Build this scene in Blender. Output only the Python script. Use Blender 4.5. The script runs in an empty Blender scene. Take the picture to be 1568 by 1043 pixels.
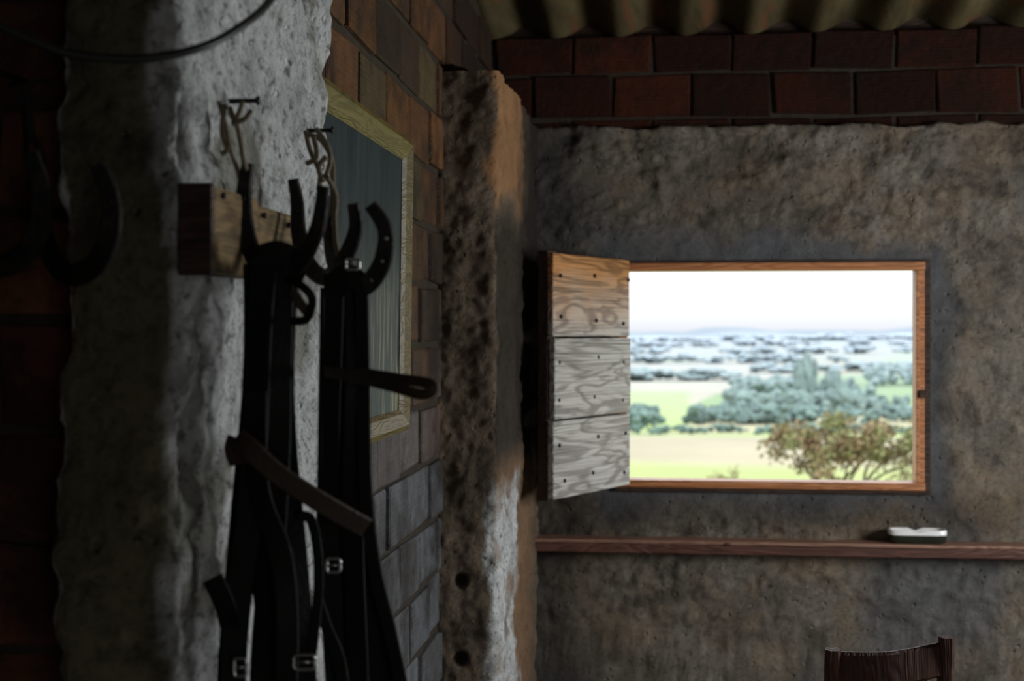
import bpy, bmesh, math, random, time
from mathutils import Vector, Matrix, noise
T_=time.time()
random.seed(7)
sc=bpy.context.scene
FPX=2178.0; U0=784.0; V0=508.0; EYE=1.5
A=math.atan(246/2178.0)
F=Vector((-math.sin(A),math.cos(A),0)); R=Vector((math.cos(A),math.sin(A),0)); Z=Vector((0,0,1))
CAM=Vector((0,0,EYE))
def ray(u,v): return F+R*((u-U0)/FPX)+Z*(-(v-V0)/FPX)
def P(u,v,d): return CAM+ray(u,v)*d
def on_x(u,v,x): r=ray(u,v); return CAM+r*(x/r.x)
def on_y(u,v,y): r=ray(u,v); return CAM+r*(y/r.y)
def nz(x,y,z,s=1.0): return noise.noise(Vector((x*s,y*s,z*s)))
def fbm(p,s,o=4):
    return noise.fractal(Vector(p)*s,1.0,2.0,o)
def sstep(a,b,x):
    if a==b: return float(x>=a)
    t=max(0,min(1,(x-a)/(b-a))); return t*t*(3-2*t)
# ---------------------------------------------------------------- materials
class M:
    def __init__(s,name,rough=0.8,spec=0.3):
        s.m=bpy.data.materials.new(name); s.m.use_nodes=True; s.nt=s.m.node_tree
        s.b=s.nt.nodes['Principled BSDF']; s.b.inputs['Roughness'].default_value=rough
        s.b.inputs['Specular IOR Level'].default_value=spec
    def n(s,t,ins={},**pr):
        nd=s.nt.nodes.new(t)
        for k,v in pr.items(): setattr(nd,k,v)
        for k,v in ins.items():
            if isinstance(v,bpy.types.NodeSocket): s.nt.links.new(v,nd.inputs[k])
            else: nd.inputs[k].default_value=v
        return nd
    def pos(s): return s.n('ShaderNodeNewGeometry').outputs['Position']
    def obj(s): return s.n('ShaderNodeTexCoord').outputs['Object']
    def mapv(s,v,scale=(1,1,1),loc=(0,0,0)): return s.n('ShaderNodeMapping',{'Vector':v,'Scale':scale,'Location':loc}).outputs[0]
    def noise(s,v,scale,detail=5,rough=0.6,dist=0):
        return s.n('ShaderNodeTexNoise',{'Vector':v,'Scale':scale,'Detail':detail,'Roughness':rough,'Distortion':dist}).outputs['Fac']
    def vor(s,v,scale,feature='F1'): return s.n('ShaderNodeTexVoronoi',{'Vector':v,'Scale':scale},feature=feature).outputs['Distance']
    def ramp(s,f,st):
        r=s.n('ShaderNodeValToRGB',{'Fac':f}); e=r.color_ramp.elements
        while len(e)<len(st): e.new(0.5)
        for el,(p,c) in zip(e,st):
            el.position=p; el.color=(c,c,c,1) if not hasattr(c,'__len__') else (*c,1)
        return r.outputs['Color']
    def mix(s,f,a,b,bl='MIX'):
        m=s.n('ShaderNodeMix',data_type='RGBA',blend_type=bl)
        for i,v in ((0,f),(6,a),(7,b)):
            if isinstance(v,bpy.types.NodeSocket): s.nt.links.new(v,m.inputs[i])
            elif hasattr(v,'__len__'): m.inputs[i].default_value=(*v,1)
            else: m.inputs[i].default_value=v
        return m.outputs[2]
    def math(s,op,a,b=0.0):
        m=s.n('ShaderNodeMath',operation=op)
        for i,v in ((0,a),(1,b)):
            if isinstance(v,bpy.types.NodeSocket): s.nt.links.new(v,m.inputs[i])
            else: m.inputs[i].default_value=v
        return m.outputs[0]
    def attr(s,name,out='Fac'): return s.n('ShaderNodeAttribute',attribute_name=name).outputs[out]
    def col(s,c):
        if isinstance(c,bpy.types.NodeSocket): s.nt.links.new(c,s.b.inputs['Base Color'])
        else: s.b.inputs['Base Color'].default_value=(*c,1)
        return s
    def rough(s,c): s.nt.links.new(c,s.b.inputs['Roughness']); return s
    def bump(s,h,dist=0.01,strength=1.0,prev=None):
        d={'Height':h,'Distance':dist,'Strength':strength}
        if prev is not None: d['Normal']=prev
        o=s.n('ShaderNodeBump',d).outputs[0]
        s.nt.links.new(o,s.b.inputs['Normal']); return o
def plaster(name,c1,c2,cdark,kind='wall',dk=0.75):
    m=M(name,0.85,0.2); p=m.pos()
    big=m.noise(p,2.2,6,0.6,0.4); mid=m.noise(p,9,8,0.7); fine=m.noise(p,60,6,0.7)
    c=m.mix(m.ramp(big,[(0.40,0),(0.60,1)]),c1,c2)
    if kind=='wall':
        warm=m.noise(m.mapv(p,(1,1,1),(5,2,1)),3.1,5,0.65,0.6)
        c=m.mix(m.ramp(warm,[(0.46,0),(0.62,0.7)]),c,(0.40,0.295,0.19))
        c=m.mix(m.ramp(m.noise(m.mapv(p,(1,1,1),(1,7,3)),3.4,6,0.7,0.6),[(0.36,0.65),(0.47,0)]),c,(0.10,0.085,0.07))
        c=m.mix(m.ramp(m.noise(m.mapv(p,(1,1,1),(3,3,8)),4.2,7,0.7,0.5),[(0.55,0),(0.66,0.5)]),c,(0.50,0.455,0.39))
    c=m.mix(m.ramp(mid,[(0.32,dk),(0.48,0)]),c,cdark)
    c=m.mix(m.ramp(fine,[(0.32,0.6),(0.5,0)]),c,cdark)
    if kind=='wall':
        pt=m.attr('patch')
        sm=m.mix(m.ramp(mid,[(0.3,0),(0.7,1)]),(0.11,0.12,0.135),(0.26,0.27,0.285))
        c=m.mix(pt,c,sm)
        c=m.mix(m.attr('darken'),c,(0.02,0.018,0.016))
    elif kind=='col':
        ww=m.mix(m.ramp(mid,[(0.32,0),(0.55,1)]),(0.50,0.52,0.50),(0.90,0.92,0.90))
        ww=m.mix(m.ramp(fine,[(0.36,0.8),(0.48,0)]),ww,(0.14,0.14,0.13))
        ww=m.mix(m.ramp(m.noise(p,4.5,6,0.7),[(0.58,0),(0.68,0.75)]),ww,(0.20,0.19,0.15))
        c=m.mix(m.attr('ww'),c,ww)
        c=m.mix(m.attr('warm'),c,m.mix(mid,(0.27,0.125,0.05),(0.70,0.39,0.19)))
        c=m.mix(m.attr('darken'),c,(0.02,0.018,0.016))
    m.col(c)
    pit=m.ramp(m.vor(p,24 if kind=='wall' else 30),[(0.0,0),(0.2,1)])
    pitmask=m.ramp(m.noise(p,7,2),[(0.5,1),(0.6,0)])
    pit=m.math('MAXIMUM',pit,pitmask)
    o=m.bump(m.noise(p,7,8,0.65,0.5),0.16 if kind=='wall' else 0.08,1.0)
    o=m.bump(m.noise(p,32,8,0.7),0.04,1.0,o)
    o=m.bump(m.noise(p,120,4,0.7),0.008,0.9,o)
    m.bump(pit,0.02,1.0,o)
    return m.m
m_wall=plaster('plaster_wall',(0.26,0.22,0.17),(0.39,0.34,0.275),(0.11,0.09,0.07),'wall')
m_col=plaster('plaster_column',(0.18,0.16,0.095),(0.27,0.24,0.15),(0.06,0.05,0.03),'col')
m_pil=plaster('plaster_pilaster',(0.17,0.125,0.085),(0.27,0.205,0.145),(0.075,0.055,0.04),'col',0.35)
def brickm(name,spec,r0):
    m=M(name,0.5,spec); p=m.pos(); bc=m.attr('bcol','Color')
    c=m.mix(m.ramp(m.noise(p,14,6),[(0.3,0),(0.7,1)]),bc,m.mix(0.55,bc,(0.03,0.015,0.01)))
    c=m.mix(m.ramp(m.noise(p,30,6,0.7),[(0.5,0),(0.7,0.5)]),c,m.mix(0.8,bc,(0.02,0.015,0.01)))
    c=m.mix(m.ramp(m.noise(p,3.0,5,0.7),[(0.46,0),(0.62,0.8)]),c,(0.018,0.012,0.009))
    m.col(c); m.rough(m.ramp(m.noise(p,9,4),[(0.3,r0),(0.7,r0+0.25)]))
    w=m.n('ShaderNodeTexWave',{'Vector':p,'Scale':22.0,'Distortion':0.6,'Detail':2.0},bands_direction='Z').outputs['Fac']
    o=m.bump(w,0.004,0.5); m.bump(m.noise(p,25,8,0.7),0.03,0.9,o); return m.m
m_brick=brickm('clay_brick',0.28,0.4); m_brickb=brickm('dull_clay_brick',0.08,0.65)  # second brick is the duller variant for the back wall
m=M('mortar',0.9,0.1); p=m.pos()
m.col(m.mix(m.noise(p,15),(0.025,0.02,0.015),(0.07,0.055,0.04))); m.bump(m.noise(p,40,8,0.7),0.02,0.8); m_mortar=m.m
def wood(name,c1,c2,cd,scale=1.0,axis='X',rough=0.6,bump=0.003,spec=0.3,bandscale=14):
    m=M(name,rough,spec); o=m.obj()
    sc_={'X':(0.9,6,6),'Z':(6,6,0.9),'Y':(6,0.9,6)}[axis]
    v=m.mapv(o,tuple(a*scale for a in sc_))
    n1=m.noise(v,1.6,3,0.5,0.6)
    rings=m.math('SINE',m.math('MULTIPLY',n1,bandscale*6.28))
    rings=m.math('ADD',m.math('MULTIPLY',rings,0.5),0.5)
    sv=m.mapv(o,tuple((a*1.0 if a<1 else a*14)*scale for a in sc_))
    fib=m.noise(sv,2.0,5,0.7)
    c=m.mix(m.ramp(rings,[(0.0,0),(0.55,1)]),c1,c2)
    c=m.mix(m.ramp(fib,[(0.36,0.8),(0.52,0)]),c,cd)
    m.col(c)
    b=m.bump(rings,bump,0.6); m.bump(fib,bump,0.8,b)
    return m
wm=wood('weathered_shutter_wood',(0.24,0.22,0.195),(0.50,0.475,0.43),(0.09,0.08,0.07),1.0,'X',0.5,0.006,bandscale=7)
o=wm.obj(); sep=wm.n('ShaderNodeSeparateXYZ',{'Vector':o}).outputs
zz=wm.math('ADD',sep['Z'],wm.math('MULTIPLY',wm.noise(o,4),0.25))
xx=wm.ramp(zz,[(0.72,0),(0.97,1)])
old=wm.b.inputs['Base Color'].links[0].from_socket
wm.col(wm.mix(xx,old,wm.mix(1.0,old,(1.05,0.50,0.19),'MULTIPLY'))); m_shut=wm.m
m_frame=wood('window_frame_wood',(0.40,0.15,0.05),(0.55,0.22,0.08),(0.14,0.055,0.02),1,'X',0.4,spec=0.5).m
m_dark=wood('dark_wood',(0.03,0.016,0.011),(0.055,0.028,0.018),(0.012,0.01,0.008),1,'X',0.5).m
m_rail=wood('rail_wood',(0.08,0.032,0.023),(0.125,0.053,0.038),(0.04,0.018,0.013),1,'X',0.45).m
m_railt=wood('rail_top_wood',(0.24,0.12,0.08),(0.34,0.19,0.13),(0.1,0.05,0.04),1,'X',0.4).m
m_board=wood('hook_board_wood',(0.12,0.078,0.028),(0.22,0.14,0.055),(0.035,0.022,0.012),2.5,'Y',0.6,bandscale=5).m
m_chair=wood('chair_wood',(0.04,0.013,0.007),(0.068,0.024,0.013),(0.02,0.008,0.005),1.5,'Z',0.4).m
m_pf=wood('picture_frame_wood',(0.07,0.050,0.012),(0.11,0.080,0.022),(0.035,0.025,0.009),1.5,'Y',0.4,0.001,spec=0.4).m
m=M('horseshoe_iron',0.6,0.3); p=m.pos(); m.b.inputs['Metallic'].default_value=0.3
m.col(m.mix(m.ramp(m.noise(p,60),[(0.45,0),(0.7,1)]),(0.007,0.0065,0.0065),(0.028,0.018,0.012))); m.bump(m.noise(p,120),0.003,0.8); m_iron=m.m
m=M('black_leather',0.65,0.13); p=m.pos(); m.col(m.mix(m.noise(p,40),(0.003,0.0027,0.0025),(0.009,0.007,0.006))); m.bump(m.noise(p,150,4),0.002,0.8); m_lea=m.m
m=M('brown_leather',0.6,0.2); p=m.pos(); m.col(m.mix(m.noise(p,40),(0.015,0.010,0.006),(0.045,0.030,0.017))); m.bump(m.noise(p,150,4),0.002,0.8); m_leb=m.m
m=M('buckle_steel',0.3,0.5); m.b.inputs['Metallic'].default_value=0.9; m.col((0.4,0.4,0.4)); m_steel=m.m
m=M('twine_fibre',0.9,0.1); p=m.pos(); m.col(m.mix(m.noise(p,200),(0.08,0.065,0.045),(0.24,0.20,0.14))); m.bump(m.noise(p,300),0.003,0.8); m_twine=m.m
m=M('cable_rubber',0.5,0.3); m.col((0.012,0.013,0.012)); m_cable=m.m
m=M('white_glaze',0.2,0.6); m.col(m.mix(m.noise(m.pos(),30),(0.82,0.82,0.80),(0.90,0.90,0.89))); m_glaze=m.m
m=M('dark_glaze',0.25,0.6); m.col(m.mix(m.noise(m.pos(),30),(0.008,0.011,0.007),(0.025,0.03,0.017))); m_dglz=m.m
m=M('painting_canvas',0.5,0.25); p=m.pos(); v=m.mapv(p,(1,6,1.3))
c=m.mix(m.ramp(m.noise(v,3,6,0.65),[(0.35,0),(0.7,1)]),(0.006,0.013,0.017),(0.018,0.030,0.032))
sz=m.n('ShaderNodeSeparateXYZ',{'Vector':p}).outputs['Z']
low=m.ramp(m.math('SUBTRACT',sz,1.0),[(0.25,1),(0.75,0)])
c=m.mix(m.math('MULTIPLY',low,m.ramp(m.noise(m.mapv(p,(1,14,1.6)),3,4),[(0.50,0),(0.62,0.9)])),c,(0.17,0.17,0.09))
m.col(c); m.bump(m.noise(v,8,5),0.004,0.5); m_paint=m.m
m=M('fibrocement_roof',0.85,0.2); p=m.pos(); v=m.mapv(p,(5,0.7,5))
c=m.mix(m.ramp(m.noise(v,1.5,6,0.6),[(0.35,0),(0.65,1)]),(0.038,0.029,0.011),(0.105,0.082,0.036))
c=m.mix(m.ramp(m.noise(v,2.6,4),[(0.52,0),(0.68,0.85)]),c,(0.13,0.047,0.02))
m.col(c); m.bump(m.noise(p,50,5),0.006,0.6); m_roof=m.m
m=M('concrete_floor',0.8,0.3); p=m.pos(); m.col(m.mix(m.noise(p,3,8,0.7),(0.08,0.07,0.06),(0.18,0.16,0.14))); m.bump(m.noise(p,20,8),0.01,0.6); m_floor=m.m
m=M('field_ground',0.95,0.0); c=m.attr('gcol','Color'); p=m.pos()
m.col(m.mix(m.ramp(m.noise(p,0.25,5,0.7),[(0.4,0.25),(0.6,0)]),c,m.mix(1.0,c,(0.82,0.86,0.78),'MULTIPLY'))); m_ground=m.m
m=M('far_foliage',0.9,0.0); c=m.attr('gcol','Color'); m.col(m.mix(m.noise(m.pos(),0.6,4),c,m.mix(1.0,c,(0.88,0.9,0.88),'MULTIPLY'))); m_far=m.m
m=M('tree_leaves',0.7,0.2); p=m.pos(); m.col(m.mix(m.ramp(m.noise(p,1.4,3),[(0.42,0),(0.58,1)]),(0.22,0.15,0.085),(0.18,0.19,0.08))); m_leaf=m.m
m=M('tree_bark',0.9,0.1); m.col(m.mix(m.noise(m.pos(),6),(0.08,0.06,0.04),(0.16,0.12,0.08))); m_bark=m.m
# ---------------------------------------------------------------- builder
def link(name,bm,mats,smooth=False,normals=True):
    if normals: bmesh.ops.recalc_face_normals(bm,faces=bm.faces)
    me=bpy.data.meshes.new(name); bm.to_mesh(me); bm.free()
    for mt in mats: me.materials.append(mt)
    if smooth:
        for f in me.polygons: f.use_smooth=True
    ob=bpy.data.objects.new(name,me); sc.collection.objects.link(ob); return ob
class B:
    def __init__(s): s.bm=bmesh.new()
    def _merge(s,t,mi,smooth):
        for f in t.faces: f.material_index=mi; f.smooth=smooth
        me=bpy.data.meshes.new('tmp'); t.to_mesh(me); t.free(); s.bm.from_mesh(me); bpy.data.meshes.remove(me)
    def box(s,a,b,mi=0,bev=0.0,mat=None):
        t=bmesh.new(); bmesh.ops.create_cube(t,size=1)
        a=Vector(a); b=Vector(b); c=(a+b)/2; d=b-a
        for v in t.verts: v.co=Vector((v.co.x*abs(d.x),v.co.y*abs(d.y),v.co.z*abs(d.z)))+c
        if bev: bmesh.ops.bevel(t,geom=list(t.edges),offset=bev,segments=2,affect='EDGES',profile=0.5)
        if mat is not None: t.transform(mat)
        s._merge(t,mi,False)
    def cyl(s,a,b,r,mi=0,seg=12,r2=None):
        a=Vector(a); b=Vector(b); d=b-a; t=bmesh.new()
        bmesh.ops.create_cone(t,cap_ends=True,segments=seg,radius1=r,radius2=r if r2 is None else r2,depth=d.length)
        t.transform(Matrix.Translation((a+b)/2)@d.to_track_quat('Z','Y').to_matrix().to_4x4()); s._merge(t,mi,True)
    def ball(s,c,r,mi=0,sub=2,scale=(1,1,1)):
        t=bmesh.new(); bmesh.ops.create_icosphere(t,subdivisions=sub,radius=r)
        for v in t.verts: v.co=Vector((v.co.x*scale[0],v.co.y*scale[1],v.co.z*scale[2]))+Vector(c)
        s._merge(t,mi,True)
    def ring_sweep(s,pts,sect,mi=0,smooth=True,closed=False):
        rings=[]
        for i,p in enumerate(pts):
            rings.append([s.bm.verts.new(q) for q in sect(i)])
        n=len(rings[0]); L=len(rings)
        for i in range(L if closed else L-1):
            a=rings[i]; b=rings[(i+1)%L]
            for j in range(n):
                f=s.bm.faces.new((a[j],a[(j+1)%n],b[(j+1)%n],b[j])); f.material_index=mi; f.smooth=smooth
        if not closed:
            for r in (rings[0],rings[-1]):
                f=s.bm.faces.new(r); f.material_index=mi
    def tube(s,ctrl,r,mi=0,seg=8,sub=8,closed=False):
        pts=crom([Vector(c) for c in ctrl],sub,closed); n=len(pts)
        rr=(lambda t:r) if not callable(r) else r
        fr=frames(pts,closed)
        def sect(i):
            t,a,b=fr[i]; q=rr(i/(n-1))
            return [pts[i]+a*math.cos(k*2*math.pi/seg)*q+b*math.sin(k*2*math.pi/seg)*q for k in range(seg)]
        s.ring_sweep(pts,sect,mi,True,closed)
    def band(s,ctrl,width,thick,mi=0,normal=None,twist=0.0,sub=8,closed=False):
        pts=crom([Vector(c) for c in ctrl],sub,closed); n=len(pts)
        nn=(normal or -F).normalized()
        wf=width if callable(width) else (lambda t:width)
        def sect(i):
            if closed: t=(pts[(i+1)%n]-pts[i-1])
            else: t=pts[min(i+1,n-1)]-pts[max(i-1,0)]
            t.normalize()
            tw=twist(i/(n-1)) if callable(twist) else twist
            w=t.cross(nn)
            if w.length<1e-3: w=t.cross(Z)
            w.normalize(); w=Matrix.Rotation(tw,3,t)@w; m2=t.cross(w)
            h=wf(i/(n-1))/2; k=thick/2; e=min(h,k)*0.6
            pr=[(-h,-k+e),(-h+e,-k),(h-e,-k),(h,-k+e),(h,k-e),(h-e,k),(-h+e,k),(-h,k-e)]
            return [pts[i]+w*x+m2*y for x,y in pr]
        s.ring_sweep(pts,sect,mi,False,closed)
    def done(s,name,mats): return link(name,s.bm,mats)
def crom(c,sub,closed=False):
    out=[]; n=len(c)
    rng=n if closed else n-1
    for i in range(rng):
        if closed: p0,p1,p2,p3=c[i-1],c[i],c[(i+1)%n],c[(i+2)%n]
        else: p0=c[max(i-1,0)];p1=c[i];p2=c[i+1];p3=c[min(i+2,n-1)]
        for k in range(sub):
            t=k/sub
            out.append(0.5*((2*p1)+(p2-p0)*t+(2*p0-5*p1+4*p2-p3)*t*t+(3*p1-p0-3*p2+p3)*t**3))
    if not closed: out.append(c[-1].copy())
    return out
def frames(pts,closed=False):
    n=len(pts); res=[]; a=None
    for i in range(n):
        t=(pts[(i+1)%n]-pts[i-1]) if closed else (pts[min(i+1,n-1)]-pts[max(i-1,0)])
        t.normalize()
        if a is None:
            a=t.cross(Z) if abs(t.z)<0.9 else t.cross(Vector((1,0,0)))
        a=(a-t*a.dot(t)).normalized(); res.append((t,a,t.cross(a)))
    return res
# ---------------------------------------------------------------- room dims
D=5.76; XB=-0.744; XC=-0.55; YC0=1.578; YC1=2.27; YP=4.48; XR=3.2; YN=-1.6; XL=-1.7; YB=1.74
ZP=2.33
def roofz(y): return 2.735+0.17*(D-y)
wl=on_y(945,500,D).x; wr=on_y(1424,500,D).x; wt=on_y(1200,400,D).z; wb=on_y(1200,751,D).z
b=B()
T0=D+0.03; T1=D+0.20
b.box((XL,T0,-0.1),(wl,T1,2.68)); b.box((wr,T0,-0.1),(XR,T1,2.68)); b.box((wl,T0,-0.1),(wr,T1,wb)); b.box((wl,T0,wt),(wr,T1,2.68))
bm=b.bm
for f in bm.faces: f.material_index=1
lay=bm.verts.layers.float.new('patch'); lso=bm.verts.layers.float.new('darken')
def linsp(a,c,st):
    n=max(1,round(abs(c-a)/st)); return [a+(c-a)*i/n for i in range(n)]
xs=linsp(XC-0.06,wl,0.012)+linsp(wl,wr,0.012)+linsp(wr,1.7,0.012)+linsp(1.7,XR,0.04)+[XR]
zs=linsp(0,0.3,0.05)+linsp(0.3,wb,0.012)+linsp(wb,wt,0.012)+linsp(wt,2.335,0.012)+[2.335]
grid={}
for i,x in enumerate(xs):
    for j,z in enumerate(zs):
        inx=max(wl-x,0,x-wr); inz=max(wb-z,0,z-wt); dd=math.hypot(inx,inz)
        n_=fbm((x,9,z),2.5)
        pt=1-sstep(0.04,0.15,dd+0.10*n_)
        rgh=1-0.7*pt
        up=sstep(1.85,2.05,z+0.1*n_)
        h=0.018*fbm((x,0,z),1.8)+rgh*((0.018+0.016*up)*fbm((x*0.7,3,z*1.5),5.5)+0.016*abs(fbm((x,7,z),12)))
        h=max(h,-0.011+0.002*n_)
        k=sstep(0,0.06,dd)
        y=D-h*k
        zz=z
        if j==len(zs)-1: zz=z+0.03*fbm((x,1,5),3)+0.016*fbm((x,2,5),14)-0.01*x; y=T0+0.002
        elif j>=len(zs)-3: zz=z+0.025*fbm((x,1,5),3)-0.01*x; y=D-0.008-h
        v=bm.verts.new((x,y,zz))
        p2=sstep(0.2,0.55,fbm((x+3,2,z*0.8),1.3))*0.4
        p2=max(p2,0.8*(1-sstep(0.15,0.38,math.hypot(x-1.05,(z-0.45)*0.9)+0.12*n_)))
        pt=max(pt, p2)
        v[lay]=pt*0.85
        so=(1-sstep(-0.50,-0.12,x+0.06*n_))*0.65  # shade behind the shutter painted in: wall darkens to the left
        so=max(so,sstep(2.28,2.36,z+0.03*n_)*0.3)  # top edge slightly darker
        so=max(so,(1-sstep(0.02,0.14,abs(z-0.78)+0.06*n_)) *0.45*(1-sstep(1.1,1.5,x)))  # darker band between sill and rail
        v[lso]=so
        grid[i,j]=v
for i in range(len(xs)-1):
    for j in range(len(zs)-1):
        cx=(xs[i]+xs[i+1])/2; cz=(zs[j]+zs[j+1])/2
        if wl<cx<wr and wb<cz<wt: continue
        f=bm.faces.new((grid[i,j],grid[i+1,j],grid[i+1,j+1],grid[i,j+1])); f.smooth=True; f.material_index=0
link('wall_back',bm,[m_wall,m_mortar])
def brickset(bm,lay,org,ud,nrm,length,z0,ztop,off=0.0,bl=0.32,bh=0.18,pal=None,zlim=None,gap=0.014,cf=None,dmax=0.020):
    k=0; z=z0
    while z<ztop:
        u=-(bl*0.5 if k%2 else 0)-off
        while u<length:
            a=max(u,0)+gap/2; e=min(u+bl,length)-gap/2
            if e-a>0.03:
                mid=org+ud*((a+e)/2)
                hz=min(z+bh-gap, ztop)
                lim=zlim(mid.y) if zlim else 99
                if hz<lim+0.02:
                    dep=random.uniform(0.004,dmax); j=lambda:random.uniform(-0.007,0.007)
                    q=[(a+j(),z+j()),(e+j(),z+j()),(e+j(),hz+j()),(a+j(),hz+j())]
                    back=[bm.verts.new(org+ud*x+Z*zz-nrm*0.02) for x,zz in q]
                    mid_=[bm.verts.new(org+ud*x+Z*zz+nrm*(dep-0.004)) for x,zz in q]
                    cx=(a+e)/2; cz=(z+hz)/2
                    fr=[bm.verts.new(org+ud*(x+math.copysign(0.006,cx-x))+Z*(zz+math.copysign(0.006,cz-zz))+nrm*dep) for x,zz in q]
                    col=random.choice(pal); s_=random.uniform(0.6,1.2); col=[c_*s_ for c_ in col]
                    if cf: col=cf(mid.y,cz,col)
                    fs=[bm.faces.new(fr)]
                    for A_,B_ in ((back,mid_),(mid_,fr)):
                        for i in range(4): fs.append(bm.faces.new((A_[i],A_[(i+1)%4],B_[(i+1)%4],B_[i])))
                    for f in fs:
                        for l in f.loops: l[lay]=(*col,1)
            u+=bl
        z+=bh; k+=1
palw=[(0.20,0.065,0.032),(0.25,0.095,0.043),(0.16,0.062,0.035),(0.22,0.11,0.055)]
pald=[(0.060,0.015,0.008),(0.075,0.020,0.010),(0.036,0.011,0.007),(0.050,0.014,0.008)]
pall=[(0.17,0.073,0.025),(0.22,0.092,0.025),(0.13,0.06,0.022),(0.115,0.08,0.032),(0.07,0.04,0.02)]
bm=bmesh.new(); lay=bm.loops.layers.float_color.new('bcol')
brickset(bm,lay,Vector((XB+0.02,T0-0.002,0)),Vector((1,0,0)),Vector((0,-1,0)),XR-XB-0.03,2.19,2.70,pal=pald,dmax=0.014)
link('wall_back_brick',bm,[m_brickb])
b=B(); b.box((XB-0.2,YC1-0.3,-0.1),(XB,T1,2.7+0.17*2.6))
bm=b.bm; lay=bm.loops.layers.float_color.new('bcol')
for f in bm.faces: f.material_index=1
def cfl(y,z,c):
    t=1-sstep(1.0,1.4,z+0.25*nz(y*3,z*4,0))  # blue-grey window reflection painted into the lower bricks' colour
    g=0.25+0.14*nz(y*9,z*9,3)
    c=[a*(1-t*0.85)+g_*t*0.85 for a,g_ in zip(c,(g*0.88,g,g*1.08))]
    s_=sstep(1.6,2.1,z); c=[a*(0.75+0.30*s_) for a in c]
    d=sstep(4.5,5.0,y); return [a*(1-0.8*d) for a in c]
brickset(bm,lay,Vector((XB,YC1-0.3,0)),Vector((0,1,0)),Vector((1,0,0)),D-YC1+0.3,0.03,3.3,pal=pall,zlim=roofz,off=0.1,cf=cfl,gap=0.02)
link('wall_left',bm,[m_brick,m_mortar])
b=B(); b.box((XL,YB,-0.1),(XB+0.02,YB+0.2,3.4))
bm=b.bm; lay=bm.loops.layers.float_color.new('bcol')
for f in bm.faces: f.material_index=1
brickset(bm,lay,Vector((XL,YB,0)),Vector((1,0,0)),Vector((0,-1,0)),XB-XL+0.03,-0.02,3.4,pal=palw,off=0.12,bh=0.14)
link('wall_left_return',bm,[m_brick,m_mortar])
def column(name,path,z0,z1,mat,disp,attrs,step=0.009,rad=0.03):
    pts=[]
    pv=[Vector(p) for p in path]
    for i,p in enumerate(pv):
        if 0<i<len(pv)-1:
            a=(pv[i-1]-p).normalized(); c=(pv[i+1]-p).normalized()
            for k in range(6):
                t=k/5; pts.append((p+a*rad)*(1-t)**2+p*2*t*(1-t)+(p+c*rad)*t*t)
        else: pts.append(p)
    res=[]
    for i in range(len(pts)-1):
        n=max(1,int((pts[i+1]-pts[i]).length/step))
        res+=[pts[i].lerp(pts[i+1],k/n) for k in range(n)]
    res.append(pts[-1])
    bm=bmesh.new(); L={k:bm.verts.layers.float.new(k) for k in ('ww','warm','darken')}
    nzr=int((z1-z0)/step); rows=[]
    for i,p in enumerate(res):
        t=(res[min(i+1,len(res)-1)]-res[max(i-1,0)]).normalized(); nr=Vector((t.y,-t.x))
        row=[]
        for j in range(nzr+1):
            z=z0+(z1-z0)*j/nzr
            q=p+nr*disp(p,z,nr)
            v=bm.verts.new((q.x,q.y,z)); at=attrs(p,z,nr)
            for k,l in L.items(): v[l]=at.get(k,0)
            row.append(v)
        rows.append(row)
    for i in range(len(rows)-1):
        for j in range(nzr):
            f=bm.faces.new((rows[i][j],rows[i+1][j],rows[i+1][j+1],rows[i][j+1])); f.smooth=True
    link(name,bm,[mat],normals=False)
def disp1(p,z,nr):
    h=0.010*fbm((p.x,p.y,z),5)+0.008*fbm((p.x,p.y,z),20)+0.004*fbm((p.x,p.y,z),50,2)
    cr=1-sstep(0.0,0.10,math.hypot(p.x-XC,p.y-YC0))
    h-=cr*(0.004+0.035*max(0,fbm((p.x*1.5,p.y*1.5,z),7)))
    h-=cr*0.016*sstep(1.57,1.53,z)*(0.5+0.5*sstep(-0.2,0.3,fbm((1,2,z),8)))
    h-=0.020*max(0,fbm((p.x,p.y+4,z),8)-0.25)
    fr=1-sstep(0.0,0.06,math.hypot(p.x-XC,p.y-YC1)); h-=fr*0.014*max(0,fbm((4,2,z),14))
    return h
def at1(p,z,nr):
    n_=fbm((p.x,p.y,z),9)
    w=sstep(-0.585,-0.572,p.x+0.022*n_+ (0.014 if z>1.6 else 0))
    if p.y>YC0+0.01: w=1
    w*=1-0.6*sstep(0.2,0.5,fbm((p.x+1,p.y,z),5))
    return {'ww':w*0.97,'darken':0.0}
column('wall_left_pillar',[(-0.712,YB+0.03),(-0.712,YC0),(XC,YC0),(XC,YC1),(XB-0.02,YC1)],0,3.3,m_col,disp1,at1)
HOLES=[on_y(705,890,YP),on_y(706,1008,YP)]
def disp2(p,z,nr):
    h=0.014*fbm((p.x,p.y,z),3.5)+0.010*fbm((p.x,p.y,z),13)+0.005*fbm((p.x,p.y,z),35,3)
    cr=1-sstep(0.0,0.09,math.hypot(p.x-XC,p.y-YP)); h-=cr*0.02*max(0,fbm((8,2,z),4))
    if abs(p.y-YP)<0.02:
        for c_ in HOLES: h-=0.05*(1-sstep(0.012,0.028,math.hypot(p.x-c_.x,z-c_.z)))
    return h
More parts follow.
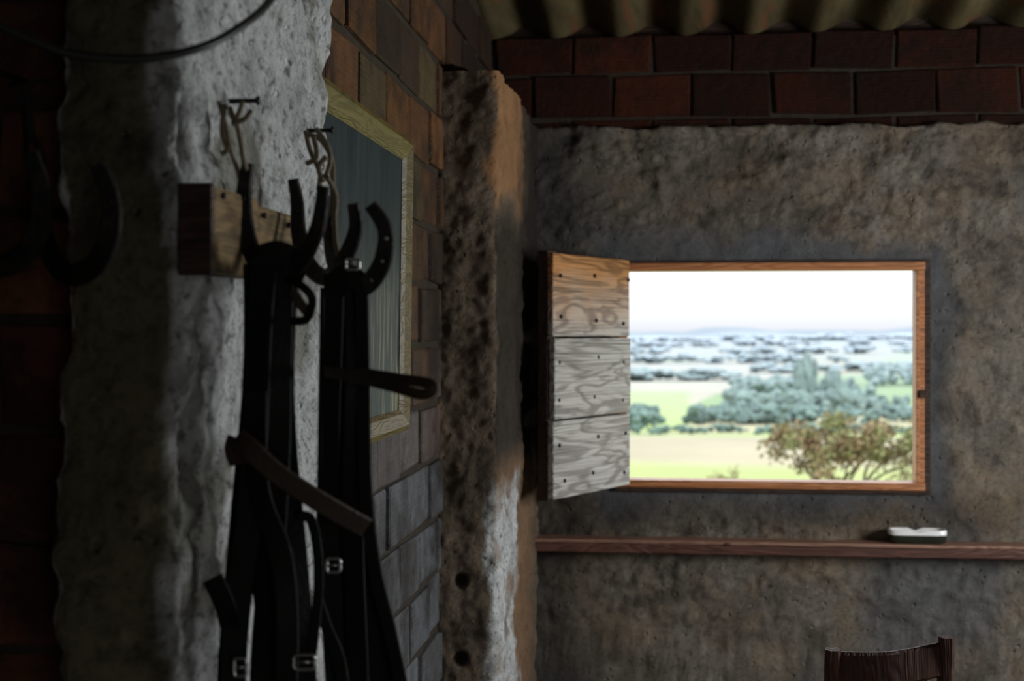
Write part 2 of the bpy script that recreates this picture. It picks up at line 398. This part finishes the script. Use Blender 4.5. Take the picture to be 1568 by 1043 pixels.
def at2(p,z,nr):
    n_=fbm((p.x,p.y,z),5)
    cd=math.hypot(p.x-XC,p.y-YP)
    side=1.0 if p.y>YP+0.01 else 0.0
    ww=(1-sstep(0.35 if side else 0.015,0.6 if side else 0.04,cd+0.3*n_*side+0.03*n_))*(1-sstep(0.96,1.06,z+0.10*n_))*(1-0.5*sstep(0.1,0.5,fbm((p.x,p.y,z+3),8)))
    warm=(1-sstep(0.4 if side else 0.03,0.9 if side else 0.06,cd+0.06*n_))*sstep(1.88,2.02,z+0.10*n_)  # warm light along the upper corner painted into the colour
    warm=max(warm,0.45*side*(1-sstep(0.8,1.2,p.y-YP))*(1-sstep(1.0,1.15,z)))
    darken=side*sstep(0.45,1.0,p.y-YP+0.15*n_)*(0.85)*sstep(0.95,1.1,z)  # side face darker toward the back
    darken=max(darken,side*0.8*(1-sstep(1.80,1.98,z+0.05*n_))*sstep(1.0,1.15,z))  # side face darker at mid height
    darken=max(darken,0.25*sstep(0.2,0.6,fbm((p.x,p.y,z),3)))
    if not side: 
        for c_ in HOLES: darken=max(darken,0.8*(1-sstep(0.012,0.024,math.hypot(p.x-c_.x,z-c_.z))))  # shade inside the two holes painted into the colour
    return {'ww':max(0,ww),'warm':max(0,warm)*(1-ww),'darken':darken*(1-ww)*(1-0.6*warm*(z>1.7))}
column('wall_left_pilaster',[(XB-0.02,YP),(XC,YP),(XC,D+0.01)],0,ZP,m_pil,disp2,at2)
bm=bmesh.new()
gx=[XB-0.01+(XC-XB-0.005)*i/10 for i in range(11)]; gy=[YP+0.006+(D-YP-0.01)*j/60 for j in range(61)]
L={k:bm.verts.layers.float.new(k) for k in ('ww','warm','darken')}
gv=[[bm.verts.new((x,y,ZP-0.004+(0.0 if i==10 else 0.03*(1-i/10)+0.012*fbm((x,y,2),12)))) for y in gy] for i,x in enumerate(gx)]
for i in range(10):
    for j in range(60):
        f=bm.faces.new((gv[i][j],gv[i+1][j],gv[i+1][j+1],gv[i][j+1])); f.smooth=True
link('wall_left_pilaster_cap',bm,[m_pil])
bm=bmesh.new(); per=0.262; ph=on_y(950,50,D).x
xs=[XL-0.1+i*0.02 for i in range(int((XR+0.4-XL)/0.02))]; ys=[YN-0.3+(D+0.6-YN+0.3)*j/12 for j in range(13)]
for lvl in (0,1):
    g=[[bm.verts.new((x,y,roofz(y)-0.036*math.cos((x-ph)*2*math.pi/per)+lvl*0.01)) for y in ys] for x in xs]
    for i in range(len(xs)-1):
        for j in range(12):
            f=bm.faces.new((g[i][j],g[i+1][j],g[i+1][j+1],g[i][j+1])); f.smooth=True
link('ceiling',bm,[m_roof],normals=False)
b=B(); b.box((XL-0.2,YN-0.2,-0.12),(XR+0.2,T1,0.0)); b.done('floor',[m_floor])
b=B(); b.box((XL-0.2,YN,-0.1),(XL,YB+0.2,4.0)); b.done('wall_left_near',[m_mortar])
wy0,wy1,wz0,wz1=2.9,4.3,0.95,2.0
b=B()
b.box((XR,YN,-0.1),(XR+0.2,wy0,3.95)); b.box((XR,wy1,-0.1),(XR+0.2,T1,3.2)); b.box((XR,wy0,-0.1),(XR+0.2,wy1,wz0)); b.box((XR,wy0,wz1),(XR+0.2,wy1,3.4))
ob=b.done('wall_right',[m_mortar])
b=B(); dx0,dx1=0.6,1.6
b.box((XL-0.2,YN-0.2,-0.1),(dx0,YN,4.1)); b.box((dx1,YN-0.2,-0.1),(XR+0.2,YN,4.1)); b.box((dx0,YN-0.2,2.1),(dx1,YN,4.1)); b.done('wall_rear',[m_mortar])
b=B(); b.box((XL,T0+0.05,2.66),(XR,T1,2.80)); b.done('trim_2',[m_dark])
# window frame
b=B()
il=on_y(960,500,D-0.02).x; ir=on_y(1404,500,D-0.02).x; it=on_y(1200,414,D-0.02).z; ib=on_y(1200,738,D-0.02).z
y0,y1=D-0.015,D+0.09
b.box((wl,y0,it),(wr-0.02,y1,wt-0.006),0,0.003); b.box((wl,y0,wb+0.006),(wr-0.02,y1,ib),0,0.003)
b.box((wl,y0+0.001,ib),(il,y1,it),0,0.003); b.box((ir,y0+0.001,ib),(wr-0.022,y1,it),0,0.003)
b.box((ir-0.004,y0-0.010,ib+0.01),(ir+0.010,y0+0.004,it-0.01),0,0.002)
b.box((ir+0.008,y0-0.02,1.24),(ir+0.04,y0+0.0,1.27),1,0.002)
b.box((wl-0.01,y0-0.006,wb-0.010),(wr,y1,wb+0.006),1,0.003)
b.box((wr-0.022,y0+0.006,wb),(wr+0.001,y1,wt),1,0.002)
b.box((wl-0.005,y0+0.002,wt-0.008),(wr+0.001,y1,wt+0.004),1,0.002)
b.done('window_1',[m_frame,m_dark])
# shutter
h0=on_y(961,500,D-0.04); h1=on_y(843,500,5.15)
dv=Vector((h1.x-h0.x,h1.y-h0.y,0)); Ls=dv.length; dv.normalize()
zb,zt=0.885,1.79
b=B()
cuts=[0,1.176-zb,1.479-zb,zt-zb]
for i in range(3):
    dzz=[0.0,0.003,-0.002][i]
    b.box((0.004,-0.013+dzz,cuts[i]+0.0035),(Ls-[0,0.004,0.001][i],0.013+dzz,cuts[i+1]-0.0035),0,0.004)
perp=Vector((-dv.y,dv.x,0))
front=1 if perp.x>0 else -1
bk=-front
def yb(a,c): return (min(a*bk,c*bk),max(a*bk,c*bk))
ya,yc=yb(0.014,0.056)
b.box((Ls-0.075,ya,-0.004),(Ls-0.002,yc,zt-zb+0.006),1,0.003)
b.box((0.05,ya,0.0),(0.12,yc,zt-zb),1,0.003)
for i in range(3):
    for fx in (0.05,0.30,0.57):
        for fz in (0.22,0.72):
            z=cuts[i]+(cuts[i+1]-cuts[i])*(fz+random.uniform(-.05,.05)); x=fx+random.uniform(-.03,.03)
            b.cyl((x,front*0.010,z),(x,front*0.0175,z),0.0075,2,10)
ob=b.done('window_shutter',[m_shut,m_dark,m_iron])
ob.matrix_world=Matrix(((dv.x,perp.x,0,h0.x),(dv.y,perp.y,0,h0.y),(0,0,1,zb),(0,0,0,1)))
# rail
b=B(); rz=on_y(1200,830,D-0.1).z; rb=on_y(1200,851,D-0.1).z
b.box((XC,D-0.11,rb),(XR-0.01,D-0.0,rz-0.008),0,0.006); b.box((XC,D-0.117,rz-0.014),(XR-0.01,D-0.0,rz),1,0.004)
b.ball(on_y(1113,833,D-0.108),0.014,0,2,(2.0,0.8,0.7))
b.done('trim_1',[m_rail,m_railt])
# ashtray
b=B(); c=on_y(1404,826,D-0.065); NS=96
def loop(ax,ay,z,notch=0.0):
    r=[]
    for k in range(NS):
        t=2*math.pi*k/NS; cx_,sy_=math.cos(t),math.sin(t); e=0.45
        x=math.copysign(abs(cx_)**e,cx_)*ax; y=math.copysign(abs(sy_)**e,sy_)*ay
        zz=z-notch*(1-sstep(0.006,0.014,abs(x)))
        r.append(b.bm.verts.new((c.x+x,c.y+y,rz+zz)))
    return r
Ls_=[(0.098,0.036,0.001,0,1),(0.107,0.045,0.006,0,1),(0.110,0.047,0.034,0,1),(0.110,0.047,0.036,0,0),(0.111,0.048,0.050,0.008,0),(0.107,0.045,0.054,0.010,0),(0.099,0.037,0.053,0.010,0),(0.092,0.030,0.034,0,0),(0.085,0.025,0.012,0,0)]
rs=[(loop(*l[:4]),l[4]) for l in Ls_]
for (r0,m0),(r1,m1) in zip(rs,rs[1:]):
    for k in range(NS):
        f=b.bm.faces.new((r0[k],r0[(k+1)%NS],r1[(k+1)%NS],r1[k])); f.material_index=m1; f.smooth=True
f=b.bm.faces.new(rs[0][0]); f.material_index=1
f=b.bm.faces.new(rs[-1][0]); f.material_index=0
b.done('ashtray',[m_glaze,m_dglz])
# picture
zt_=on_x(622,215,XB+0.045).z; zb_=on_x(625,657,XB+0.045).z; yl,yr=2.42,on_x(624,500,XB+0.045).y
b=B(); fw=0.055; H=zt_-zb_
def fr_piece(a0,a1,i0,i1):
    prof=[(0.0,0.0),(0.028,0.0),(0.034,0.25),(0.022,0.8),(0.012,1.0),(0.0,1.0)]
    r0=[];r1=[]
    for x,t in prof:
        q0=Vector((x,a0[0]+(i0[0]-a0[0])*t,a0[1]+(i0[1]-a0[1])*t)); q1=Vector((x,a1[0]+(i1[0]-a1[0])*t,a1[1]+(i1[1]-a1[1])*t))
        r0.append(b.bm.verts.new(q0)); r1.append(b.bm.verts.new(q1))
    for k in range(6):
        b.bm.faces.new((r0[k],r0[(k+1)%6],r1[(k+1)%6],r1[k]))
    b.bm.faces.new(r0); b.bm.faces.new(r1)
W=yr-yl
o=[(0,0),(W,0),(W,H),(0,H)]; inn=[(fw,fw),(W-fw,fw),(W-fw,H-fw),(fw,H-fw)]
for i in range(4): fr_piece(o[i],o[(i+1)%4],inn[i],inn[(i+1)%4])
b.box((0.002,fw-0.01,fw-0.01),(0.010,W-fw+0.01,H-fw+0.01),1)
ob=b.done('framed_painting',[m_pf,m_paint])
ob.location=(XB+0.02,yl,zb_); ob.rotation_euler=(0,math.radians(0.8),0)
# ---------------------------------------------------------------- hook board + horseshoes
b=B()
zt1=on_x(320,282,-0.525).z; zb1=on_x(320,418,-0.525).z
b.box((XC-0.015,YC0+0.004,zb1),(-0.522,1.76,zt1),0,0.005)
b.box((XC-0.012,YC0-0.006,zb1-0.002),(-0.5225,YC0+0.006,zt1+0.002),2,0.002)  # dark end piece stands in for shade on the camera-facing end
b.box((XC-0.015,1.764,zb1+0.004),(-0.524,1.99,zt1-0.006),0,0.005)
for q in ((403,330),(440,345),(340,300)):
    c=on_x(q[0],q[1],-0.522); b.cyl(c,c+Vector((0.004,0,0)),0.004,1,8)
b.done('hook_board',[m_board,m_iron,m_dark])
def shoe(name,pts,w=0.021,th=0.008,twist=0.0,holes=False,nrm=None):
    b=B(); c=[P(*q) for q in pts]
    b.band(c,lambda t:w*(0.72+0.42*math.sin(math.pi*t)),th,0,twist=twist,sub=7,normal=nrm)
    cp=crom(c,7)
    for fr_ in (0.2,0.3,0.4,0.62,0.72,0.82):
        q=cp[int(fr_*(len(cp)-1))]; b.cyl(q-F*(th*0.5+0.0022),q-F*(th*0.3),0.0026,1 if holes and fr_>0.6 else 0,8)
    return b.done(name,[m_iron,m_steel])
shoe('horseshoe',[(380,250,1.74),(374,290,1.74),(376,345,1.74),(390,395,1.73),(425,425,1.70),(460,400,1.66),(486,350,1.63),(496,285,1.62)],w=0.020)
shoe('horseshoe',[(449,274,1.92),(455,310,1.92),(458,360,1.90),(472,405,1.87),(500,425,1.82),(528,395,1.78),(545,350,1.76),(541,312,1.75)],w=0.020)
shoe('horseshoe',[(511,300,1.95),(506,350,1.95),(512,400,1.90),(535,436,1.80),(562,436,1.72),(586,400,1.68),(590,352,1.67),(567,314,1.67)],w=0.021,holes=True)
shoe('horseshoe',[(-75,260,1.70),(-80,330,1.69),(-45,395,1.66),(-5,408,1.62),(38,390,1.60),(62,340,1.59),(62,285,1.58),(47,235,1.58)],w=0.024)
shoe('horseshoe',[(60,270,1.70),(62,330,1.69),(78,390,1.64),(108,422,1.58),(148,402,1.54),(170,350,1.52),(168,295,1.52),(150,252,1.52)],w=0.022)
# harness
b=B()
def S(pts,w,mi=0,th=0.004,tw=0.0): b.band([P(*q) for q in pts],w,th,mi,twist=tw,sub=7)
def tws(a): return lambda t:a*math.sin(t*7)
S([(405,398,1.66),(398,500,1.66),(392,650,1.66),(380,800,1.65),(362,950,1.65),(356,1060,1.65),(352,1180,1.65)],0.030,tw=tws(0.3))
S([(428,400,1.67),(425,550,1.67),(422,700,1.67),(415,850,1.66),(405,1000,1.66),(402,1200,1.66)],0.034,tw=tws(-0.4))
S([(440,420,1.68),(437,560,1.69),(440,700,1.68),(455,860,1.67),(466,1000,1.66),(470,1120,1.66)],0.026,tw=tws(0.5))
S([(388,405,1.69),(384,560,1.70),(374,720,1.69),(360,880,1.68),(350,1000,1.68),(346,1100,1.68)],0.024,tw=tws(0.6))
S([(412,410,1.70),(410,600,1.71),(408,800,1.70),(425,950,1.70),(440,1180,1.69)],0.052)
S([(392,600,1.64),(398,750,1.63),(430,850,1.63),(440,960,1.63),(436,1100,1.63)],0.026,tw=tws(0.4))
S([(455,790,1.66),(478,800,1.66),(488,880,1.66),(480,980,1.66),(470,1040,1.66)],0.012)
S([(400,395,1.66),(425,388,1.66),(450,402,1.67),(445,425,1.68)],0.030)
S([(440,428,1.66),(462,438,1.65),(478,458,1.65),(470,488,1.66),(448,492,1.67)],0.010)
S([(448,445,1.66),(460,465,1.66),(474,482,1.66)],0.012,1)
S([(512,420,1.76),(508,560,1.76),(503,720,1.76),(506,900,1.76),(515,1060,1.75),(520,1200,1.75)],0.026,tw=tws(0.3))
S([(545,425,1.75),(545,600,1.76),(540,780,1.76),(545,950,1.75),(552,1200,1.75)],0.028,tw=tws(-0.4))
S([(554,440,1.73),(557,600,1.74),(560,750,1.74),(574,870,1.73),(598,970,1.73),(620,1080,1.72),(638,1200,1.72)],0.016)
S([(528,425,1.78),(526,600,1.79),(524,800,1.79),(530,1000,1.79),(540,1200,1.79)],0.044)
S([(550,760,1.77),(558,840,1.77),(572,930,1.77),(588,1050,1.77),(600,1200,1.77)],0.036)
S([(505,440,1.74),(530,418,1.73),(556,436,1.73)],0.024)
S([(494,440,1.75),(492,560,1.75),(490,700,1.75),(487,860,1.75)],0.006)
S([(487,920,1.72),(500,960,1.72),(520,1010,1.72),(530,1080,1.72)],0.014)
S([(325,885,1.62),(335,905,1.62),(345,930,1.63),(352,960,1.65)],0.024)
S([(498,568,1.70),(540,577,1.67),(600,592,1.63),(645,604,1.61),(662,597,1.605),(655,587,1.61),(610,580,1.64),(545,570,1.69)],0.013,1,0.004,tw=0.35)
S([(362,672,1.62),(385,690,1.61),(420,722,1.61),(470,756,1.62),(520,786,1.64),(560,808,1.66)],0.024,1,0.006)
S([(362,672,1.62),(358,690,1.63),(366,710,1.65)],0.022,1,0.004)
def buckle(u,v,d,w,h):
    c=P(u,v,d)
    q=[c+R*(-w)+Z*(-h),c+R*w+Z*(-h),c+R*w+Z*h,c-R*w+Z*h]
    pts=[]
    for i in range(4):
        for t in (0.15,0.5,0.85): pts.append(q[i].lerp(q[(i+1)%4],t))
    b.tube(pts,0.0018,2,8,3,closed=True); b.cyl(c-R*w,c+R*w,0.0015,2,8)
buckle(511,866,1.73,0.008,0.008); buckle(466,1014,1.63,0.012,0.008); buckle(368,1022,1.62,0.007,0.010); buckle(540,405,1.72,0.008,0.006)
b.done('leather_harness',[m_lea,m_leb,m_steel])
def twine(name,nail,curves,r=0.003):
    b=B()
    n0=on_x(*nail); b.cyl(n0-Vector((0.01,0,0)),n0+Vector((0.04,0,0)),0.003,1,8); b.cyl(n0+Vector((0.04,0,0)),n0+Vector((0.043,0,0)),0.006,1,8)
    for c in curves: b.tube([P(*q) for q in c],r,0,8,6)
    b.done(name,[m_twine,m_iron])
twine('hanging_twine',(345,155,XC),[
 [(335,155,1.70),(345,190,1.71),(352,225,1.72),(362,255,1.74),(376,300,1.745)],
 [(372,155,1.70),(360,185,1.70),(352,165,1.70),(365,200,1.71),(372,240,1.72),(378,262,1.74)],
 [(345,160,1.70),(340,200,1.71),(348,228,1.71),(338,236,1.71)],
 [(355,190,1.69),(375,182,1.69),(385,168,1.69)]],0.0032)
twine('hanging_twine',(468,200,XC),[
 [(468,200,1.93),(475,230,1.93),(490,265,1.92),(488,290,1.85)],
 [(485,198,1.92),(502,225,1.90),(505,250,1.90),(495,275,1.88),(488,255,1.88),(500,240,1.88)],
 [(470,205,1.92),(492,215,1.91),(508,245,1.91),(510,280,1.92),(508,330,1.94)],
 [(480,210,1.90),(485,240,1.89),(470,250,1.9)],
 [(512,330,1.9),(514,370,1.88),(520,400,1.84)],[(500,270,1.88),(514,300,1.9),(510,345,1.9)]],0.0036)
b=B()
n0=on_y(45,128,YB); b.cyl(n0,n0-Vector((0,0.10,0)),0.004,0,8); b.cyl(P(15,130,1.66),P(72,124,1.66),0.003,0,8)
b.band([P(42,126,1.64),P(44,170,1.64),P(50,210,1.64),P(66,240,1.64),P(60,275,1.68)],0.008,0.003,0)
b.band([P(30,130,1.65),P(38,180,1.65),P(40,235,1.60)],0.007,0.003,0)
b.done('iron_wall_hook',[m_iron])
b=B(); b.tube([P(-120,-10,1.45),P(-40,22,1.45),P(40,58,1.46),P(105,82,1.47),P(180,90,1.48),P(250,86,1.49),P(320,68,1.52),P(375,36,1.58),P(410,5,1.66),P(435,-40,1.75),P(440,-120,1.85)],0.0048,0,10,8)
b.done('electric_cable',[m_cable])
# ---------------------------------------------------------------- chair
b=B(); CY=3.25
pl=on_y(1268,986,CY); pr_=on_y(1441,968,CY+0.02); hw=(pr_.x-pl.x)/2; cx=(pl.x+pr_.x)/2; zl=pl.z; zr=pr_.z
def post(x,y,ztop,bend=0.04):
    b.band([Vector((x,y,0)),Vector((x,y,0.38)),Vector((x,y-bend*0.4,0.6)),Vector((x,y-bend,ztop))],0.034,0.028,0,normal=Vector((0,-1,0)))
post(-hw,0,zl); post(hw,0,zr)
b.band([Vector((-hw,-0.03,zl-0.045)),Vector((0,-0.05,zl-0.040)),Vector((hw,-0.03,zr-0.050))],0.075,0.02,0,normal=Vector((0,-1,0)))
b.band([Vector((-hw,-0.015,0.56)),Vector((0,-0.03,0.56)),Vector((hw,-0.015,0.56))],0.045,0.018,0,normal=Vector((0,-1,0)))
for x in (-0.07,0,0.07): b.box((x-0.014,-0.04,0.57),(x+0.014,-0.028,zl-0.06),0,0.003)
b.box((-hw-0.02,-0.01,0.37),(hw+0.02,0.30,0.395),0,0.008)
for x in (-hw,hw): b.box((x-0.015,0.26,0),(x+0.015,0.29,0.37),0,0.004); b.box((x-0.01,0.0,0.2),(x+0.01,0.27,0.23),0,0.003)
b.box((-hw,0.265,0.22),(hw,0.285,0.25),0,0.003); b.box((-hw,-0.01,0.31),(hw,0.01,0.36),0,0.003)
ob=b.done('wooden_chair',[m_chair]); ob.location=(cx,CY,0); ob.rotation_euler=(0,0,math.radians(6))
# ---------------------------------------------------------------- landscape
prof=[(6,-0.2),(12,-0.6),(20,-1.6),(45,-4.2),(60,-5.4),(110,-8.6),(200,-13.0),(330,-19.0),(480,-22.5),(650,-24.0),(900,-24.0),(1300,-22.5),(1900,-19.0),(2800,-12.0),(4000,-6.0),(5200,-2),(7000,4)]
def terr(x,y):
    for i in range(len(prof)-1):
        if y<=prof[i+1][0] or i==len(prof)-2:
            a,c=prof[i],prof[i+1]; t=(y-a[0])/(c[0]-a[0]); z=a[1]+(c[1]-a[1])*max(0,min(1,t)); break
    z+=fbm((x/ max(60,y*0.25),y/max(60,y*0.3),0),1,2)*y*0.0035*(1 if y>80 else 0.3)
    if y>2500: z+=sstep(2500,5000,y)*(fbm((x/500,0,3),1,3)*42+6)
    return z
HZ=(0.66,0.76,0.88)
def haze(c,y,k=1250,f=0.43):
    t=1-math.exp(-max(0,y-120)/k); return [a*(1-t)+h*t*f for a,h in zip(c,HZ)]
pal=[(0.22,0.30,0.11),(0.26,0.32,0.13),(0.33,0.31,0.19),(0.36,0.32,0.24),(0.19,0.27,0.10),(0.30,0.36,0.16)]
NR,NC=150,180; vs=[];fs=[];cols=[]
for j in range(NR+1):
    y=6.1*(7000/6.1)**(j/NR)
    for i in range(NC+1):
        th=math.radians(-40+80*i/NC); x=y*math.tan(th)
        vs.append((x,y,terr(x,y)))
        w=0.35*nz(x/400,y/400,1)
        g0=(0.29,0.335,0.15); t0=(0.32,0.29,0.215)
        k0=sstep(85,120,y+12*nz(x/20,0,0)); k1=sstep(190,225,y+25*nz(x/60,0,5))
        cell=noise.cell(Vector((x/170+w*2,y/(90+y*0.10)+w*2,0.5))); c=pal[int((cell*0.5+0.5)*5.99)%6]
        if 235<y<620 and x<-3+0.02*y: c=(0.29,0.36,0.14)
        if 620<y<1200 and x<0.08*y: c=(0.36,0.33,0.25)
        if y>3200: c=(0.10,0.14,0.12)
        c=[(a*(1-k0)+b_*k0)*(1-k1)+d_*k1 for a,b_,d_ in zip(g0,t0,c)]
        s_=1+0.12*nz(x/15,y/30,4)
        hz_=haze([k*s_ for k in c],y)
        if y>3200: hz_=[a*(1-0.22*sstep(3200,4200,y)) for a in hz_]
        cols.append((*hz_,1))
for j in range(NR):
    for i in range(NC):
        a=j*(NC+1)+i; fs.append((a,a+1,a+NC+2,a+NC+1))
def meshobj(name,vs,fs,cols,mats,smooth=True):
    me=bpy.data.meshes.new(name); me.from_pydata(vs,[],fs); me.update()
    at=me.attributes.new('gcol','FLOAT_COLOR','POINT')
    at.data.foreach_set('color',[c for q in cols for c in q])
    for m_ in mats: me.materials.append(m_)
    me.polygons.foreach_set('use_smooth',[smooth]*len(me.polygons))
    ob=bpy.data.objects.new(name,me); sc.collection.objects.link(ob); return ob
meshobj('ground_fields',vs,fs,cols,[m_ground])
t=bmesh.new(); bmesh.ops.create_icosphere(t,subdivisions=2,radius=1.0); t.verts.ensure_lookup_table()
ICO=[v.co.copy() for v in t.verts]; ICF=[tuple(v.index for v in f.verts) for f in t.faces]; t.free()
vs=[];fs=[];cols=[]
def blobtree(x,y,h,w,col,nb=6):
    z=terr(x,y); sh0=random.uniform(0.85,1.2)
    for k in range(nb):
        ox=random.uniform(-.42,.42)*w; oy=random.uniform(-.3,.3)*w; r=w*random.uniform(0.16,0.30); hz=h*random.uniform(0.2,0.8)
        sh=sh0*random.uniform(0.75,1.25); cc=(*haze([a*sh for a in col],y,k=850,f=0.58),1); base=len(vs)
        for v in ICO:
            s_=random.uniform(0.65,1.3)
            vs.append((x+ox+v.x*r*s_,y+oy+v.y*r*s_,max(z-0.5,z+hz+v.z*s_*h*0.22))); cols.append(cc)
        fs.extend([tuple(i+base for i in f) for f in ICF])
def band_trees(u0,u1,d0,d1,n,h0,h1,col,asp=0.8):
    for _ in range(n):
        u=random.uniform(u0,u1); d=random.uniform(d0,d1); q=P(u,508,d); h=random.uniform(h0,h1)
        blobtree(q.x,q.y,h,h*asp*random.uniform(.8,1.3),col)
DG=(0.09,0.145,0.115); BG=(0.115,0.175,0.14)
band_trees(900,1500,212,232,90,0.7,1.6,DG,1.6)
band_trees(955,1003,262,280,16,3,5.0,DG,1.0)
band_trees(1060,1500,295,335,80,2.5,5.0,DG,1.1)
band_trees(1120,1330,360,450,60,4,8,BG,0.9)
band_trees(1300,1500,400,430,20,3,5,BG,1.0)
band_trees(1230,1242,400,450,4,14,18,BG,0.3)
band_trees(1265,1310,400,450,6,9,13,BG,0.4)
band_trees(1130,1230,520,600,20,6,9,BG,0.9)
band_trees(1340,1460,620,700,12,8,13,BG,0.9)
for (d,n,u0,u1) in ((760,12,960,1100),(900,22,1150,1450),(1150,18,900,1300),(1500,26,900,1500),(2000,30,900,1500)):
    band_trees(u0,u1,d,d*1.015,n,3.5+d/450,5+d/300,BG,2.6)
band_trees(850,1500,2600,2700,40,7,13,BG,5.0)
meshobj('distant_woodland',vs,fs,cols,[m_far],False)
def tree(name,cu,d,top_v,halfw_px,nleaf,seed,clump=0.035,keep=0.7):
    random.seed(seed); b=B(); q=P(cu,508,d); x0,y0=q.x,q.y; z0=terr(x0,y0)-0.1
    zt=P(cu,top_v,d).z; W=halfw_px/FPX*d; H=zt-z0; tips=[]
    def br(p,dr,l,r,k):
        mid=p+dr*l*0.5+Vector((random.uniform(-.08,.08),random.uniform(-.08,.08),0.03))*l; e=p+dr*l
        b.tube([p,mid,e],lambda t:r*(1-0.45*t),0,5,2); tips.append((e,k)); 
        if k<4:
            for _ in range(3 if k<3 else 2):
                nd=(dr+Vector((random.uniform(-1,1)*W/H*1.6,random.uniform(-1,1)*1.1,random.uniform(-.35,.65)))).normalized()
                br(e,nd,l*random.uniform(.6,.85),r*0.58,k+1)
    for a in range(4):
        br(Vector((x0,y0,z0)),Vector((math.cos(a*1.6)*0.8*W/H,math.sin(a*1.6)*0.5,0.75)).normalized(),H*0.31,H*0.026,1)
    ends=[t[0] for t in tips if t[1]>=3]; random.shuffle(ends); ends=ends[:max(3,int(len(ends)*keep))]
    cc=Vector((x0,y0,z0+H*0.55))
    for _ in range(nleaf):
        e=random.choice(ends); o=Vector((random.gauss(0,1),random.gauss(0,1),random.gauss(0,1)))*H*clump
        p=e+o; rel=p-cc
        if (rel.x/W)**2+(rel.y/W)**2+(rel.z/(H*0.47))**2>1.2: continue
        s_=H*random.uniform(0.015,0.028)
        ax=Vector((random.gauss(0,1),random.gauss(0,1),random.gauss(0,1))).normalized(); bx_=ax.orthogonal().normalized(); cx_=ax.cross(bx_)
        vv=[b.bm.verts.new(p+bx_*s_*c1+cx_*s_*0.6*c2) for c1,c2 in ((-1,0),(0,-1),(1,0),(0,1))]
        f=b.bm.faces.new(vv); f.material_index=1
    b.done(name,[m_bark,m_leaf])
tree('oak_tree',1288,42,594,126,4300,3,0.038,0.55)
tree('shrub',1110,44,706,34,700,5)
tree('shrub',1395,38,692,36,600,8)
# ---------------------------------------------------------------- lights
w=bpy.data.worlds.new('World'); sc.world=w; w.use_nodes=True; nt=w.node_tree; bg=nt.nodes['Background']
tc=nt.nodes.new('ShaderNodeTexCoord'); sp=nt.nodes.new('ShaderNodeSeparateXYZ'); rp=nt.nodes.new('ShaderNodeValToRGB')
nt.links.new(tc.outputs['Generated'],sp.inputs[0]); nt.links.new(sp.outputs['Z'],rp.inputs['Fac']); nt.links.new(rp.outputs['Color'],bg.inputs['Color'])
e=rp.color_ramp.elements; e[0].position=0.0; e[0].color=(0.28,0.29,0.315,1); e[1].position=0.03; e[1].color=(0.44,0.445,0.45,1)
x=e.new(0.35); x.color=(0.9,0.95,1.0,1)
bg.inputs['Strength'].default_value=3.0
s=bpy.data.lights.new('sun','SUN'); s.energy=1.6; s.angle=0.2; s.color=(1,0.95,0.85); so=bpy.data.objects.new('sun',s); sc.collection.objects.link(so)
so.rotation_euler=Vector((-0.45,0.5,-0.75)).to_track_quat('-Z','Y').to_euler()
def area(name,loc,dr,sx,sy,e,col):
    l=bpy.data.lights.new(name,'AREA'); l.shape='RECTANGLE'; l.size=sx; l.size_y=sy; l.energy=e; l.color=col
    o=bpy.data.objects.new(name,l); o.location=loc; o.rotation_euler=Vector(dr).to_track_quat('-Z','Z').to_euler(); sc.collection.objects.link(o)
area('added_side_light',(XR-0.02,(wy0+wy1)/2,(wz0+wz1)/2),(-1,0,0),1.0,1.4,114,(0.95,0.975,1.0))  # added area light at an unseen opening, lights pillar and back wall
area('added_rear_fill',((dx0+dx1)/2,YN+0.05,1.1),(0,1,0),0.9,1.8,5.5,(1.0,0.93,0.82))  # added weak fill behind the camera, source unseen
# ---------------------------------------------------------------- camera
cd=bpy.data.cameras.new('camera'); co=bpy.data.objects.new('camera',cd); sc.collection.objects.link(co)
co.location=CAM; co.rotation_euler=(math.pi/2,0,A); cd.sensor_width=36; cd.lens=36*FPX/1568; cd.shift_y=-(521.5-V0)/1568
cd.clip_end=20000; cd.clip_start=0.05
cd.dof.use_dof=True; cd.dof.focus_distance=2.9; cd.dof.aperture_fstop=4.8
sc.camera=co
sc.view_settings.view_transform='Standard'
print('t end',time.time()-T_)
